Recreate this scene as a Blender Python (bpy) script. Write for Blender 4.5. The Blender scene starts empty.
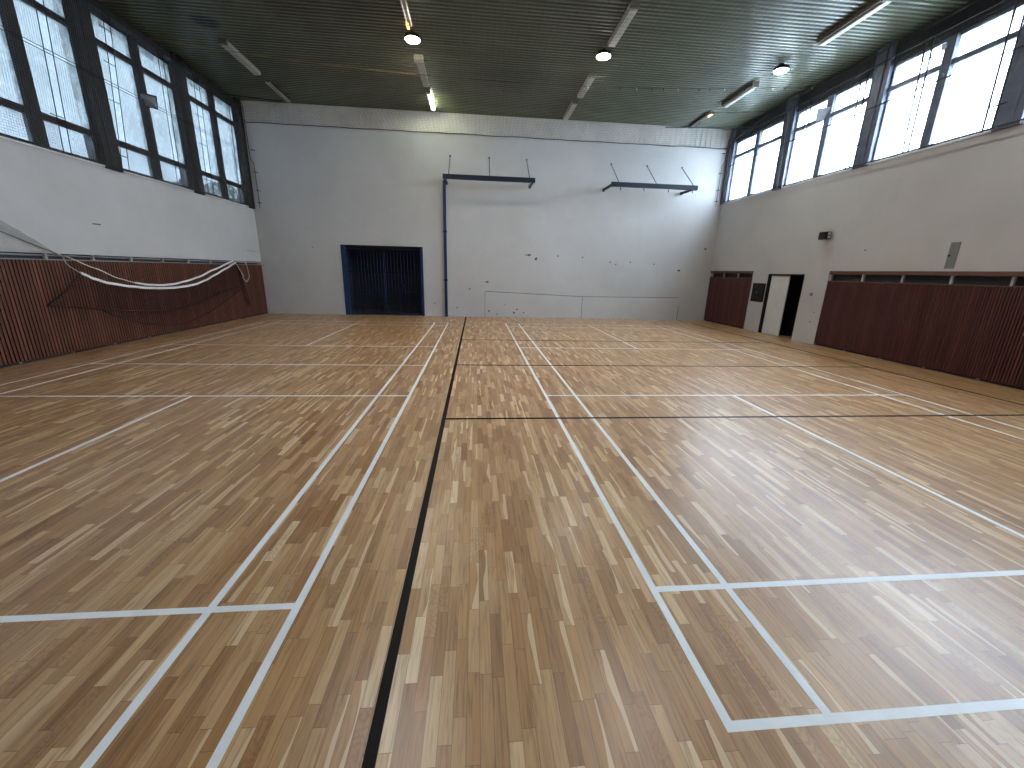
import bpy, math, random
from mathutils import Matrix, Vector
random.seed(7)
SC = bpy.context.scene
COL = SC.collection
PI = math.pi
# ------------------------------------------------------------------ room
XL, XR, YF, YB, ZC = -9.12, 8.68, 15.5, -2.3, 7.2

# ------------------------------------------------------------------ node helpers
def new_mat(name):
    m = bpy.data.materials.new(name); m.use_nodes = True
    nt = m.node_tree; b = nt.nodes['Principled BSDF']
    return m, nt, b
def N(nt, t, **kw):
    n = nt.nodes.new(t)
    for k, v in kw.items():
        if k == 'inp':
            for i, val in v.items(): n.inputs[i].default_value = val
        else: setattr(n, k, v)
    return n
def math_n(nt, op, a, b=None, c=None):
    n = nt.nodes.new('ShaderNodeMath'); n.operation = op
    for i, v in enumerate((a, b, c)):
        if v is None: continue
        if isinstance(v, (int, float)): n.inputs[i].default_value = v
        else: nt.links.new(v, n.inputs[i])
    return n.outputs[0]
def ramp(nt, fac, stops, interp='LINEAR'):
    r = nt.nodes.new('ShaderNodeValToRGB'); cr = r.color_ramp; cr.interpolation = interp
    while len(cr.elements) < len(stops): cr.elements.new(0.5)
    for e, (p, c) in zip(cr.elements, stops):
        e.position = p; e.color = (*c, 1)
    nt.links.new(fac, r.inputs[0]); return r.outputs[0]
def mixc(nt, fac, a, b, blend='MIX'):
    m = nt.nodes.new('ShaderNodeMix'); m.data_type = 'RGBA'; m.blend_type = blend
    def put(i, v):
        if isinstance(v, (int, float)): m.inputs[i].default_value = v
        elif isinstance(v, tuple): m.inputs[i].default_value = (*v, 1)
        else: nt.links.new(v, m.inputs[i])
    put(0, fac); put(6, a); put(7, b)
    return m.outputs[2]
def noise(nt, scale, detail=3, rough=.5, vec=None):
    n = N(nt, 'ShaderNodeTexNoise', inp={'Scale': scale, 'Detail': detail, 'Roughness': rough})
    if vec is not None: nt.links.new(vec, n.inputs['Vector'])
    return n.outputs['Fac']
def coords(nt, scale=(1, 1, 1)):
    t = nt.nodes.new('ShaderNodeTexCoord'); mp = nt.nodes.new('ShaderNodeMapping')
    mp.inputs['Scale'].default_value = scale
    nt.links.new(t.outputs['Object'], mp.inputs['Vector']); return mp.outputs[0]

def plain(name, col, rough=.5, metal=0., var=.12, scale=6., bump=0., spec=.5, stretch=(1, 1, 1)):
    m, nt, b = new_mat(name)
    v = coords(nt, stretch)
    f = noise(nt, scale, 4, .6, v)
    lo = tuple(c * (1 - var) for c in col); hi = tuple(min(1, c * (1 + var)) for c in col)
    nt.links.new(ramp(nt, f, [(.3, lo), (.7, hi)]), b.inputs['Base Color'])
    b.inputs['Roughness'].default_value = rough; b.inputs['Metallic'].default_value = metal
    b.inputs['Specular IOR Level'].default_value = spec
    if bump:
        bp = N(nt, 'ShaderNodeBump', inp={'Strength': bump, 'Distance': .01})
        nt.links.new(noise(nt, scale * 8, 4, .6, v), bp.inputs['Height']); nt.links.new(bp.outputs[0], b.inputs['Normal'])
    return m
def emit(name, col, s):
    m, nt, b = new_mat(name)
    b.inputs['Base Color'].default_value = (.8, .8, .8, 1)
    b.inputs['Emission Color'].default_value = (*col, 1); b.inputs['Emission Strength'].default_value = s
    return m

# ------------------------------------------------------------------ floor parquet
def parquet():
    m, nt, b = new_mat('oak_strip_parquet')
    L = nt.links.new
    tc = nt.nodes.new('ShaderNodeTexCoord'); sp = nt.nodes.new('ShaderNodeSeparateXYZ'); L(tc.outputs['Object'], sp.inputs[0])
    xs = math_n(nt, 'DIVIDE', sp.outputs[0], .057)
    row = math_n(nt, 'FLOOR', xs); fx = math_n(nt, 'FRACT', xs)
    w1 = N(nt, 'ShaderNodeTexWhiteNoise', noise_dimensions='1D'); L(row, w1.inputs['W'])
    ln = math_n(nt, 'MULTIPLY_ADD', w1.outputs['Value'], .10, .36)
    ys = math_n(nt, 'ADD', math_n(nt, 'DIVIDE', sp.outputs[1], ln), math_n(nt, 'MULTIPLY', w1.outputs['Value'], 37.7))
    pl = math_n(nt, 'FLOOR', ys); fy = math_n(nt, 'FRACT', ys)
    cb = nt.nodes.new('ShaderNodeCombineXYZ'); L(row, cb.inputs[0]); L(pl, cb.inputs[1])
    w2 = N(nt, 'ShaderNodeTexWhiteNoise', noise_dimensions='3D'); L(cb.outputs[0], w2.inputs['Vector'])
    rnd = w2.outputs['Value']
    cb2 = nt.nodes.new('ShaderNodeCombineXYZ'); L(pl, cb2.inputs[0]); L(row, cb2.inputs[1]); cb2.inputs[2].default_value = 4.3
    w3 = N(nt, 'ShaderNodeTexWhiteNoise', noise_dimensions='3D'); L(cb2.outputs[0], w3.inputs['Vector'])
    rnd2 = w3.outputs['Value']
    base = ramp(nt, rnd, FLOOR_STOPS)
    # long grain, different on every strip
    cg = nt.nodes.new('ShaderNodeCombineXYZ')
    L(math_n(nt, 'MULTIPLY', sp.outputs[0], 55.), cg.inputs[0]); L(math_n(nt, 'MULTIPLY', sp.outputs[1], 3.2), cg.inputs[1])
    L(math_n(nt, 'MULTIPLY', rnd, 90.), cg.inputs[2])
    g = N(nt, 'ShaderNodeTexNoise', inp={'Scale': 1.0, 'Detail': 4, 'Roughness': .6, 'Distortion': .9}); L(cg.outputs[0], g.inputs['Vector'])
    base = mixc(nt, .75, base, ramp(nt, g.outputs['Fac'], [(.30, (.50, .43, .36)), (.50, (1, 1, 1)), (.72, (1.18, 1.18, 1.16))]), 'MULTIPLY')
    # cathedral rings on some strips
    cw = nt.nodes.new('ShaderNodeCombineXYZ'); L(math_n(nt, 'MULTIPLY', sp.outputs[0], 9.), cw.inputs[0]); L(math_n(nt, 'MULTIPLY', sp.outputs[1], 3.0), cw.inputs[1]); L(math_n(nt, 'MULTIPLY', rnd2, 60.), cw.inputs[2])
    wv = N(nt, 'ShaderNodeTexWave', wave_type='BANDS', bands_direction='Y', inp={'Scale': 2.6, 'Distortion': 14.0, 'Detail': 2.0, 'Detail Scale': 1.2}); L(cw.outputs[0], wv.inputs['Vector'])
    on = math_n(nt, 'MULTIPLY', math_n(nt, 'LESS_THAN', rnd2, .10), .32)
    base = mixc(nt, on, base, ramp(nt, wv.outputs['Fac'], [(.15, (.50, .42, .33)), (.5, (1, 1, 1))]), 'MULTIPLY')
    gold = math_n(nt, 'MULTIPLY', math_n(nt, 'GREATER_THAN', math_n(nt, 'FRACT', math_n(nt, 'MULTIPLY', rnd2, 17.3)), .72), .8)
    base = mixc(nt, gold, base, (.90, .82, .64), 'MULTIPLY')
    # pale sapwood edge on some strips
    cs = nt.nodes.new('ShaderNodeCombineXYZ'); L(math_n(nt, 'MULTIPLY', sp.outputs[1], 2.4), cs.inputs[1]); L(math_n(nt, 'MULTIPLY', rnd2, 70.), cs.inputs[2])
    sn = N(nt, 'ShaderNodeTexNoise', inp={'Scale': 1.0, 'Detail': 1}); L(cs.outputs[0], sn.inputs['Vector'])
    edge = math_n(nt, 'ADD', fx, math_n(nt, 'MULTIPLY', math_n(nt, 'SUBTRACT', sn.outputs['Fac'], .5), 1.6))
    sap = math_n(nt, 'MULTIPLY', math_n(nt, 'GREATER_THAN', edge, .62), math_n(nt, 'GREATER_THAN', rnd2, .85))
    base = mixc(nt, math_n(nt, 'MULTIPLY', sap, .75), base, FLOOR_SAP)
    # joints
    dx = math_n(nt, 'MINIMUM', fx, math_n(nt, 'SUBTRACT', 1., fx))
    dy = math_n(nt, 'MULTIPLY', math_n(nt, 'MINIMUM', fy, math_n(nt, 'SUBTRACT', 1., fy)), 6.5)
    d = math_n(nt, 'MINIMUM', dx, dy)
    j = math_n(nt, 'MULTIPLY', math_n(nt, 'LESS_THAN', d, .02), .62)
    base = mixc(nt, j, base, (.07, .04, .02))
    L(base, b.inputs['Base Color'])
    rr = math_n(nt, 'MULTIPLY_ADD', noise(nt, 1.3, 3, .6, tc.outputs['Object']), .10, FLOOR_ROUGH)
    L(rr, b.inputs['Roughness'])
    bp = N(nt, 'ShaderNodeBump', inp={'Strength': .06, 'Distance': .002})
    L(g.outputs['Fac'], bp.inputs['Height']); L(bp.outputs[0], b.inputs['Normal'])
    b.inputs['Specular IOR Level'].default_value = FLOOR_SPEC
    return m
FLOOR_STOPS = [(0, (.345, .170, .070)), (.25, (.43, .226, .098)), (.60, (.50, .280, .130)), (.86, (.565, .338, .168)), (.96, (.65, .43, .24)), (1, (.74, .54, .335))]
FLOOR_SAP = (.77, .57, .36)
FLOOR_ROUGH = .285; FLOOR_SPEC = .80

def plaster():
    m, nt, b = new_mat('white_plaster')
    v = coords(nt)
    f = noise(nt, .55, 5, .6, v)
    c = ramp(nt, f, [(.3, (.465, .450, .447)), (.7, (.54, .523, .521))])
    f2 = noise(nt, 3.2, 6, .7, v)
    c = mixc(nt, ramp(nt, f2, [(.56, (0, 0, 0)), (.75, (.35, .35, .35))]), c, (.415, .395, .385))
    nt.links.new(c, b.inputs['Base Color']); b.inputs['Roughness'].default_value = .85
    b.inputs['Specular IOR Level'].default_value = .2
    bp = N(nt, 'ShaderNodeBump', inp={'Strength': .25, 'Distance': .006})
    nt.links.new(noise(nt, 22, 5, .7, v), bp.inputs['Height']); nt.links.new(bp.outputs[0], b.inputs['Normal'])
    return m
def ceiling_mat():
    m, nt, b = new_mat('olive_painted_sheet')
    L = nt.links.new
    v = coords(nt)
    c = ramp(nt, noise(nt, .45, 5, .65, v), [(.3, (.072, .080, .050)), (.7, (.122, .136, .092))])
    # long streaks of dirt across the sheets
    c = mixc(nt, .5, c, ramp(nt, noise(nt, 1., 4, .6, coords(nt, (.35, 3.5, 1))), [(.35, (.7, .7, .68)), (.65, (1.15, 1.15, 1.1))]), 'MULTIPLY')
    # a round near-black patch over the left bay
    tc = nt.nodes.new('ShaderNodeTexCoord'); sb = nt.nodes.new('ShaderNodeVectorMath'); sb.operation = 'DISTANCE'
    L(tc.outputs['Object'], sb.inputs[0]); sb.inputs[1].default_value = (-7.3, 10.68, 7.2)
    dd = math_n(nt, 'ADD', sb.outputs['Value'], math_n(nt, 'MULTIPLY', noise(nt, 5., 3, .6, v), .22))
    c = mixc(nt, ramp(nt, dd, [(.30, (1, 1, 1)), (.46, (0, 0, 0))]), c, (.012, .012, .010))
    L(c, b.inputs['Base Color'])
    b.inputs['Roughness'].default_value = .28; b.inputs['Specular IOR Level'].default_value = .42
    return m
def slat_mat(name, base):
    m, nt, b = new_mat(name)
    v = coords(nt, (14, 14, .6)); L = nt.links.new
    g = noise(nt, 3.0, 5, .65, v)
    lo = tuple(c * .55 for c in base); hi = tuple(c * 1.5 for c in base)
    c = ramp(nt, g, [(.3, lo), (.5, base), (.72, hi)])
    oi = nt.nodes.new('ShaderNodeNewGeometry')
    w = ramp(nt, oi.outputs['Random Per Island'], [(0, (.66, .62, .60)), (.8, (1.05, 1.05, 1.05)), (1, (1.5, 1.45, 1.4))])
    c = mixc(nt, .9, c, w, 'MULTIPLY')
    L(c, b.inputs['Base Color']); b.inputs['Roughness'].default_value = .5
    return m
def grimy_glass(name, tint, dirt, cover):
    m, nt, b = new_mat(name)
    nt.nodes.remove(b); L = nt.links.new
    out = nt.nodes['Material Output']
    v = coords(nt, (1, 1, 1))
    f = noise(nt, 1.1, 5, .65, v)
    tr = nt.nodes.new('ShaderNodeBsdfTransparent')
    L(ramp(nt, f, [(.3, tuple(c * .82 for c in tint)), (.7, tuple(min(1, c * 1.12) for c in tint))]), tr.inputs[0])
    tl = N(nt, 'ShaderNodeBsdfTranslucent'); tl.inputs[0].default_value = (*dirt, 1)
    gl = N(nt, 'ShaderNodeBsdfGlossy'); gl.inputs[0].default_value = (.9, .95, 1, 1); gl.inputs['Roughness'].default_value = .08
    m1 = nt.nodes.new('ShaderNodeMixShader')
    sm = noise(nt, 4.0, 6, .75, coords(nt, (1, 1, .6)))
    L(math_n(nt, 'MULTIPLY_ADD', ramp(nt, sm, [(.45, (0, 0, 0)), (.7, (1, 1, 1))]), cover, cover * .4), m1.inputs[0])
    L(tr.outputs[0], m1.inputs[1]); L(tl.outputs[0], m1.inputs[2])
    m2 = nt.nodes.new('ShaderNodeMixShader'); m2.inputs[0].default_value = .04
    L(m1.outputs[0], m2.inputs[1]); L(gl.outputs[0], m2.inputs[2]); L(m2.outputs[0], out.inputs[0])
    return m
def brick_mat():
    m, nt, b = new_mat('grey_render_wall')
    c = ramp(nt, noise(nt, .4, 4, .6, coords(nt)), [(.3, (.35, .37, .40)), (.7, (.48, .50, .53))])
    nt.links.new(c, b.inputs['Base Color']); b.inputs['Roughness'].default_value = .9
    return m

M = dict(
    floor=parquet(), plaster=plaster(), ceiling=ceiling_mat(),
    white_line=plain('white_line_paint', (.88, .89, .90), .38, var=.05),
    black_line=plain('black_line_paint', (.014, .012, .011), .55, var=.2, spec=.12),
    slat=slat_mat('red_brown_slats', (.115, .036, .020)),
    slat_dark=slat_mat('maroon_brown_slats', (.085, .023, .018)),
    backing=plain('dark_backing_board', (.022, .012, .010), .7),
    rail_wood=plain('brown_rail_wood', (.13, .055, .035), .5, var=.3, scale=3, stretch=(1, 1, 6)),
    cap_metal=plain('dull_grey_metal', (.26, .27, .29), .45, .3),
    bracket=plain('pale_grey_bracket', (.40, .40, .40), .5),
    recess=plain('recess_shade_plaster', (.055, .055, .065), .9),  # shade of the gap behind the panelling put into the plaster colour
    steel_l=plain('brown_black_steel', (.018, .014, .016), .6, var=.25, spec=.25),
    steel_r=plain('flare_lightened_steel', (.095, .105, .150), .45, var=.2),  # dark steel lightened to blue-grey, window flare put into its colour
    sill=plain('white_sill_paint', (.72, .73, .74), .5),
    header=plain('dark_header_board', (.030, .031, .036), .6, var=.3, spec=.3),
    glass_l=grimy_glass('grimy_glass', (.17, .186, .190), (.20, .22, .226), .75),
    glass_l_clear=grimy_glass('tinted_glass', (.145, .158, .162), (.2, .21, .22), .15),
    glass_r=grimy_glass('window_glass', (.90, .97, .985), (.88, .95, .97), .75),
    net=plain('green_net_twine', (.060, .062, .046), .9, spec=.1),
    net_side=plain('grey_net_twine', (.10, .115, .12), .8),
    cord=plain('dark_cord', (.02, .02, .022), .8),
    orange_rope=plain('yellow_brown_rope', (.33, .22, .07), .8),
    navy=plain('navy_painted_steel', (.006, .010, .026), .5, var=.2, spec=.25),
    blue=plain('blue_painted_steel', (.013, .032, .098), .45, var=.2, spec=.3),
    gate_bar=plain('dark_blue_bar', (.014, .023, .062), .5, spec=.25),
    thin_rod=plain('grey_steel_rod', (.10, .10, .11), .4, .6),
    lum=plain('luminaire_white', (.40, .40, .37), .5, var=.1),
    lum_brown=plain('luminaire_brown_side', (.12, .095, .075), .5),
    lum_diff=plain('luminaire_diffuser', (.62, .64, .62), .35, var=.05),
    dark_plastic=plain('black_plastic', (.008, .008, .009), .5, spec=.25),
    grey_plastic=plain('light_grey_plastic', (.45, .45, .43), .4),
    lens=plain('floodlight_lens', (.18, .19, .21), .15),
    lens_r=plain('floodlight_casing_grey', (.30, .32, .37), .4),
    white_door=plain('white_door_paint', (.62, .62, .61), .45, var=.05),
    black=plain('black_paint', (.006, .006, .007), .6, spec=.15),
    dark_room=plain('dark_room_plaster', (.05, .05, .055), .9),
    vent=plain('grey_plate_paint', (.175, .185, .17), .5, var=.06),
    tape=plain('white_net_tape', (.72, .70, .69), .7, var=.05),
    net_rope=plain('cream_rope', (.62, .56, .48), .8),
    bad_net=plain('dark_brown_netting', (.020, .010, .009), .8),
    pale_net=plain('pale_grey_netting', (.34, .35, .35), .8),
    green_paint=plain('green_grey_line_paint', (.16, .22, .20), .7, var=.3, scale=9),
    hole=plain('chipped_plaster', (.11, .105, .10), .9),
    ribbed=plain('pale_ribbed_sheet', (.60, .57, .55), .6, var=.12, scale=1.2),
    leaf=plain('leaf_green', (.05, .085, .035), .7, var=.4, scale=2),
    bark=plain('bark', (.07, .055, .04), .9),
    ground=plain('outside_ground', (.32, .33, .29), .95, var=.2, scale=.4),
    facade=brick_mat(),
    roof=plain('roof_deck', (.1, .1, .1), .9),
    lamp_warm=emit('lamp_glow_warm', (1.0, .91, .76), 80.),
    lamp_cool=emit('lamp_glow_cool', (1.0, 1.0, .96), 62.),
    lamp_dull=emit('lamp_glow_dull', (.92, 1.0, .97), 45.),
    tube_lit=emit('lit_tube_green_white', (.93, 1.0, .72), 30.),
    tube_off=plain('unlit_tube', (.45, .46, .43), .3),
    tube_orange=emit('orange_tube_end', (1.0, .55, .22), 1.6),
)

# ------------------------------------------------------------------ mesh builder
class MB:
    def __init__(s): s.v = []; s.f = []; s.mi = []; s.m = 0
    def quad(s, a, b, c, d): s.poly((a, b, c, d))
    def poly(s, pts):
        i = len(s.v); s.v += [tuple(p) for p in pts]; s.f.append(tuple(range(i, i + len(pts)))); s.mi.append(s.m)
    def box(s, x0, x1, y0, y1, z0, z1):
        if x0 > x1: x0, x1 = x1, x0
        if y0 > y1: y0, y1 = y1, y0
        if z0 > z1: z0, z1 = z1, z0
        i = len(s.v)
        s.v += [(x0, y0, z0), (x1, y0, z0), (x1, y1, z0), (x0, y1, z0), (x0, y0, z1), (x1, y0, z1), (x1, y1, z1), (x0, y1, z1)]
        for q in ((0, 3, 2, 1), (4, 5, 6, 7), (0, 1, 5, 4), (1, 2, 6, 5), (2, 3, 7, 6), (3, 0, 4, 7)):
            s.f.append(tuple(i + k for k in q)); s.mi.append(s.m)
    def tube(s, pts, r, n=6, cap=True):
        pts = [Vector(p) for p in pts]
        rings = []
        up = Vector((0, 0, 1))
        for k, p in enumerate(pts):
            d = (pts[min(k + 1, len(pts) - 1)] - pts[max(k - 1, 0)])
            if d.length < 1e-9: d = Vector((0, 0, 1))
            d.normalize()
            ref = up if abs(d.dot(up)) < .95 else Vector((1, 0, 0))
            a = d.cross(ref).normalized(); b = a.cross(d).normalized()
            i0 = len(s.v)
            rr = r[k] if isinstance(r, (list, tuple)) else r
            for j in range(n):
                t = 2 * PI * j / n + PI / n
                s.v.append(tuple(p + a * (rr * math.cos(t)) + b * (rr * math.sin(t))))
            rings.append(i0)
        for k in range(len(rings) - 1):
            for j in range(n):
                j2 = (j + 1) % n
                s.f.append((rings[k] + j, rings[k] + j2, rings[k + 1] + j2, rings[k + 1] + j)); s.mi.append(s.m)
        if cap:
            s.f.append(tuple(rings[0] + j for j in reversed(range(n)))); s.mi.append(s.m)
            s.f.append(tuple(rings[-1] + j for j in range(n))); s.mi.append(s.m)
    def lathe(s, prof, c, n=28):          # prof: (radius, z) list about a vertical axis
        rings = []
        for (r, z) in prof:
            i0 = len(s.v)
            for j in range(n):
                t = 2 * PI * j / n
                s.v.append((c[0] + r * math.cos(t), c[1] + r * math.sin(t), c[2] + z))
            rings.append(i0)
        for k in range(len(rings) - 1):
            for j in range(n):
                j2 = (j + 1) % n
                s.f.append((rings[k] + j, rings[k] + j2, rings[k + 1] + j2, rings[k + 1] + j)); s.mi.append(s.m)
        s.f.append(tuple(rings[0] + j for j in reversed(range(n)))); s.mi.append(s.m)
        s.f.append(tuple(rings[-1] + j for j in range(n))); s.mi.append(s.m)
    def build(s, name, mats, parent=None, loc=(0, 0, 0), bevel=0., smooth=False, props=None):
        me = bpy.data.meshes.new(name); me.from_pydata(s.v, [], s.f)
        for m in (mats if isinstance(mats, (list, tuple)) else [mats]): me.materials.append(m)
        for p, k in zip(me.polygons, s.mi): p.material_index = k; p.use_smooth = smooth
        me.update()
        o = bpy.data.objects.new(name, me); COL.objects.link(o); o.location = loc
        if parent is not None: o.parent = parent
        if bevel:
            b = o.modifiers.new('bevel', 'BEVEL'); b.width = bevel; b.segments = 2; b.limit_method = 'ANGLE'
        if props:
            for k, v in props.items(): o[k] = v
        return o
def thing(name, label, cat, loc=(0, 0, 0), group=None):
    o = bpy.data.objects.new(name, None); COL.objects.link(o); o.location = loc; o.empty_display_size = .2
    o['label'] = label; o['category'] = cat
    if group: o['group'] = group
    return o
def tag(o, label, cat, group=None):
    o['label'] = label; o['category'] = cat
    if group: o['group'] = group
    return o
def struct(o): o['kind'] = 'structure'; return o
def sempty(name, loc=(0, 0, 0)):
    o = bpy.data.objects.new(name, None); COL.objects.link(o); o.location = loc; o['kind'] = 'structure'; return o

# ------------------------------------------------------------------ floor and court lines
b = MB(); b.box(XL - .5, XR + .5, YB - .3, YF + .05, -.2, 0)
floor = struct(b.build('floor', M['floor']))
def lx(mb, x, y0, y1, w, z): mb.box(x - w / 2, x + w / 2, y0, y1, .0002, z)
def ly(mb, y, x0, x1, w, z): mb.box(x0, x1, y - w / 2, y + w / 2, .0002, z - .0004)
W = .043
c = MB(); z = .0012
for x in (.02, .48, 5.62, 6.08): lx(c, x, 0, 13.4, W, z)
for y in (.02, .78, 4.70, 8.70, 12.62, 13.38): ly(c, y, 0, 6.1, W, z)
lx(c, 3.05, .02, 4.7, W, z); lx(c, 3.05, 8.7, 13.38, W, z)
o = c.build('badminton_court_marking', M['white_line'], floor); o['label'] = 'white painted badminton court lines right of the black line'
c = MB(); X0 = -2.012
for x in (-.02, -.48, -5.62, -6.08): lx(c, X0 + x, YB + .02, 13.4, W, z)
for y in (.78, 4.70, 6.70, 8.70, 12.62, 13.38): ly(c, y, X0 - 6.1, X0, W, z)
lx(c, X0 - 3.05, .78, 4.7, W, z); lx(c, X0 - 3.05, 8.7, 13.38, W, z)
o = c.build('badminton_court_marking', M['white_line'], floor); o['label'] = 'white painted badminton court lines left of the black line'
c = MB(); z = .0020
lx(c, -1.45, YB + .02, YF - .1, .05, z); lx(c, 7.52, YB + .02, YF - .1, .05, z)
for y in (3.71, 6.75, 9.80): ly(c, y, -1.45, 7.52, .05, z)
o = c.build('volleyball_court_marking', M['black_line'], floor); o['label'] = 'black painted volleyball court lines'

# ------------------------------------------------------------------ walls
SL, TL = 3.83, 6.93        # left window sill and head
SR, TR = 4.615, 6.71       # right window sill and head
REC = .16                  # depth of the recess behind the panelling
b = MB()
b.box(XL - .45, XL, YB - .3, YF + .3, 1.93, SL)
wl = struct(b.build('wall_left', M['plaster']))
b = MB(); b.box(XL - .45, XL - REC, YB - .3, YF + .3, 0, 1.93)
b.m = 1; b.box(XL - REC, XL - REC + .004, YB, YF, 0, 1.93)  # thin sheet painted with the shade of the recess
struct(b.build('wall_left_recess', [M['plaster'], M['recess']]))
b = MB()
D0, D1, DH = 10.47, 12.02, 1.955      # door opening
P0, P1 = 12.80, YF                    # short panelling
Q1 = 9.62                             # long panelling runs towards the camera from here
b.box(XR, XR + .45, YB - .3, YF + .3, 2.05, SR)
b.box(XR + REC, XR + .45, YB - .3, Q1, 0, 2.05); b.box(XR + REC, XR + .45, P0, YF + .3, 0, 2.05)
b.box(XR, XR + .45, Q1, D0, 0, 2.05); b.box(XR, XR + .45, D1, P0, 0, 2.05); b.box(XR, XR + .45, D0, D1, DH, 2.05)
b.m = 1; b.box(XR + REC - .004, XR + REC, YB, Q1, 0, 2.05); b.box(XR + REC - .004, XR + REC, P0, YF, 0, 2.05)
wr = struct(b.build('wall_right', [M['plaster'], M['recess']]))
G0, G1, GH = -6.18, -3.10, 2.64
b = MB()
b.box(XL - .45, G0, YF, YF + .3, 0, GH); b.box(G1, XR + .45, YF, YF + .3, 0, GH); b.box(XL - .45, XR + .45, YF, YF + .3, GH, 7.4)
wf = struct(b.build('wall_far', M['plaster']))
b = MB(); b.box(XL - .45, XR + .45, YB - .3, YB, 0, 7.4)
struct(b.build('wall_rear', M['plaster']))
# store room behind the gate and the dark room behind the door
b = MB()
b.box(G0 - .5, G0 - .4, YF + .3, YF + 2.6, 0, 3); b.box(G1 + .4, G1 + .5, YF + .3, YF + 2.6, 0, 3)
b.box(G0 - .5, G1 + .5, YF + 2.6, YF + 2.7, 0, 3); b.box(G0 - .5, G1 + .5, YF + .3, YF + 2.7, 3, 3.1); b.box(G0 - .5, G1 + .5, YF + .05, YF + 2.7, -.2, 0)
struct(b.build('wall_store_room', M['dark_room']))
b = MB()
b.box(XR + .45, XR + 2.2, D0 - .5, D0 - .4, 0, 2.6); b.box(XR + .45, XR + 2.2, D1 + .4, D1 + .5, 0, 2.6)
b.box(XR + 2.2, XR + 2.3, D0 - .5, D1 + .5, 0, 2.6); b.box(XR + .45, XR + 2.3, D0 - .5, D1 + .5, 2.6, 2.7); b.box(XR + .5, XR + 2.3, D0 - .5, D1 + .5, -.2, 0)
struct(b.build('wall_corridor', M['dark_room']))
# wall marks belong to the far wall
GY = YF - .002
b = MB()
def fl(mb, x0, z0, x1, z1, w, y=GY):
    d = Vector((x1 - x0, 0, z1 - z0)).normalized(); n = Vector((-d.z, 0, d.x)) * (w / 2)
    mb.quad((x0 - n.x, y, z0 - n.z), (x1 - n.x, y, z1 - n.z), (x1 + n.x, y, z1 + n.z), (x0 + n.x, y, z0 + n.z))
fl(b, -.69, 1.02, 3.32, .89, .03); fl(b, 3.32, .89, 7.42, .93, .028)
fl(b, -.69, .02, -.69, 1.0, .02); fl(b, 3.32, .0, 3.32, .88, .025); fl(b, 7.48, .0, 7.48, .6, .028)
o = b.build('goal_marking', M['green_paint'], wf); o['label'] = 'thin green painted goal outline low on the white wall'
b = MB()
def blot(mb, c, r, ax, off, seed):
    rs = random.Random(seed); pts = []
    for k in range(9):
        t = 2 * PI * k / 9; q = r * rs.uniform(.6, 1.25)
        if ax == 'y': pts.append((c[0] + q * 1.3 * math.cos(t), off, c[1] + q * math.sin(t)))
        else: pts.append((off, c[0] + q * 1.3 * math.cos(t), c[1] + q * math.sin(t)))
    mb.poly(pts if ax == 'x' else pts)
for k, (x, zz, r) in enumerate([(1.04, 2.46, .05), (1.33, 2.32, .055), (-.61, 1.39, .045), (-.52, .24, .04), (.5, .2, .045), (.62, .32, .03), (4.35, 2.28, .03), (4.6, 2.2, .035), (5.2, 2.3, .03), (6.2, 2.25, .03),
                               (7.3, 2.02, .05), (2.2, 2.45, .03), (3.2, 2.43, .03), (-1.3, 1.1, .03), (-1.8, .35, .03), (8.3, 2.9, .045), (-.2, .12, .03), (.1, .5, .02), (.9, .2, .03), (-7.2, 2.5, .02), (-2.7, .5, .02)]):
    blot(b, (x, zz), r, 'y', GY, k)
b.box(.88, 1.12, GY - .004, GY, 2.44, 2.475)
b.build('plaster_chip', M['hole'], wf)
b = MB()
for k, (y, zz, r) in enumerate([(8.71, 2.555, .022), (9.92, .62, .022), (9.85, .9, .018)]): blot(b, (y, zz), r, 'x', XR - .002, 40 + k)
b.build('plaster_chip', M['hole'], wr)
b = MB()
b.box(XL, XL + .005, 8.70, 8.90, 2.555, 2.58); b.box(XL, XL + .004, 14.6, 15.35, 1.97 + .32, 2.30)
b.build('plaster_crack', M['hole'], wl)
# ribbed pale strip under the roof on the far wall
b = MB(); x = XL; y0 = YF - .02; zb, zt = 6.56, 7.22
while x < XR - .01:
    b.box(x, min(x + .15, XR), YF - .03, YF, zb, zt); b.box(x + .15, min(x + .20, XR), YF - .01, YF, zb, zt); x += .20
struct(b.build('trim_1', M['ribbed']))

# ------------------------------------------------------------------ ceiling, roof sheets
b = MB(); y = YB - .3; P = .128; prof = []
while y < YF + .3:
    prof += [(y, ZC + .035), (y + .040, ZC + .035), (y + .056, ZC), (y + .112, ZC)]; y += P
XA, XB = XL - .45, XR + .45
for (ya, za), (yb, zb2) in zip(prof[:-1], prof[1:]):
    b.quad((XA, ya, za), (XA, yb, zb2), (XB, yb, zb2), (XB, ya, za))
b.m = 1; b.box(XA, XB, YB - .3, YF + .3, ZC + .08, ZC + .3)
struct(b.build('ceiling', [M['ceiling'], M['roof']]))
# dark boards between the window heads and the roof
b = MB(); b.box(XL - .45, XL - .02, YB - .3, YF + .02, TL, ZC + .09); struct(b.build('trim_2', M['header']))
b = MB(); b.box(XR + .02, XR + .45, YB - .3, YF + .02, TR, ZC + .09); struct(b.build('trim_3', M['header']))

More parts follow.
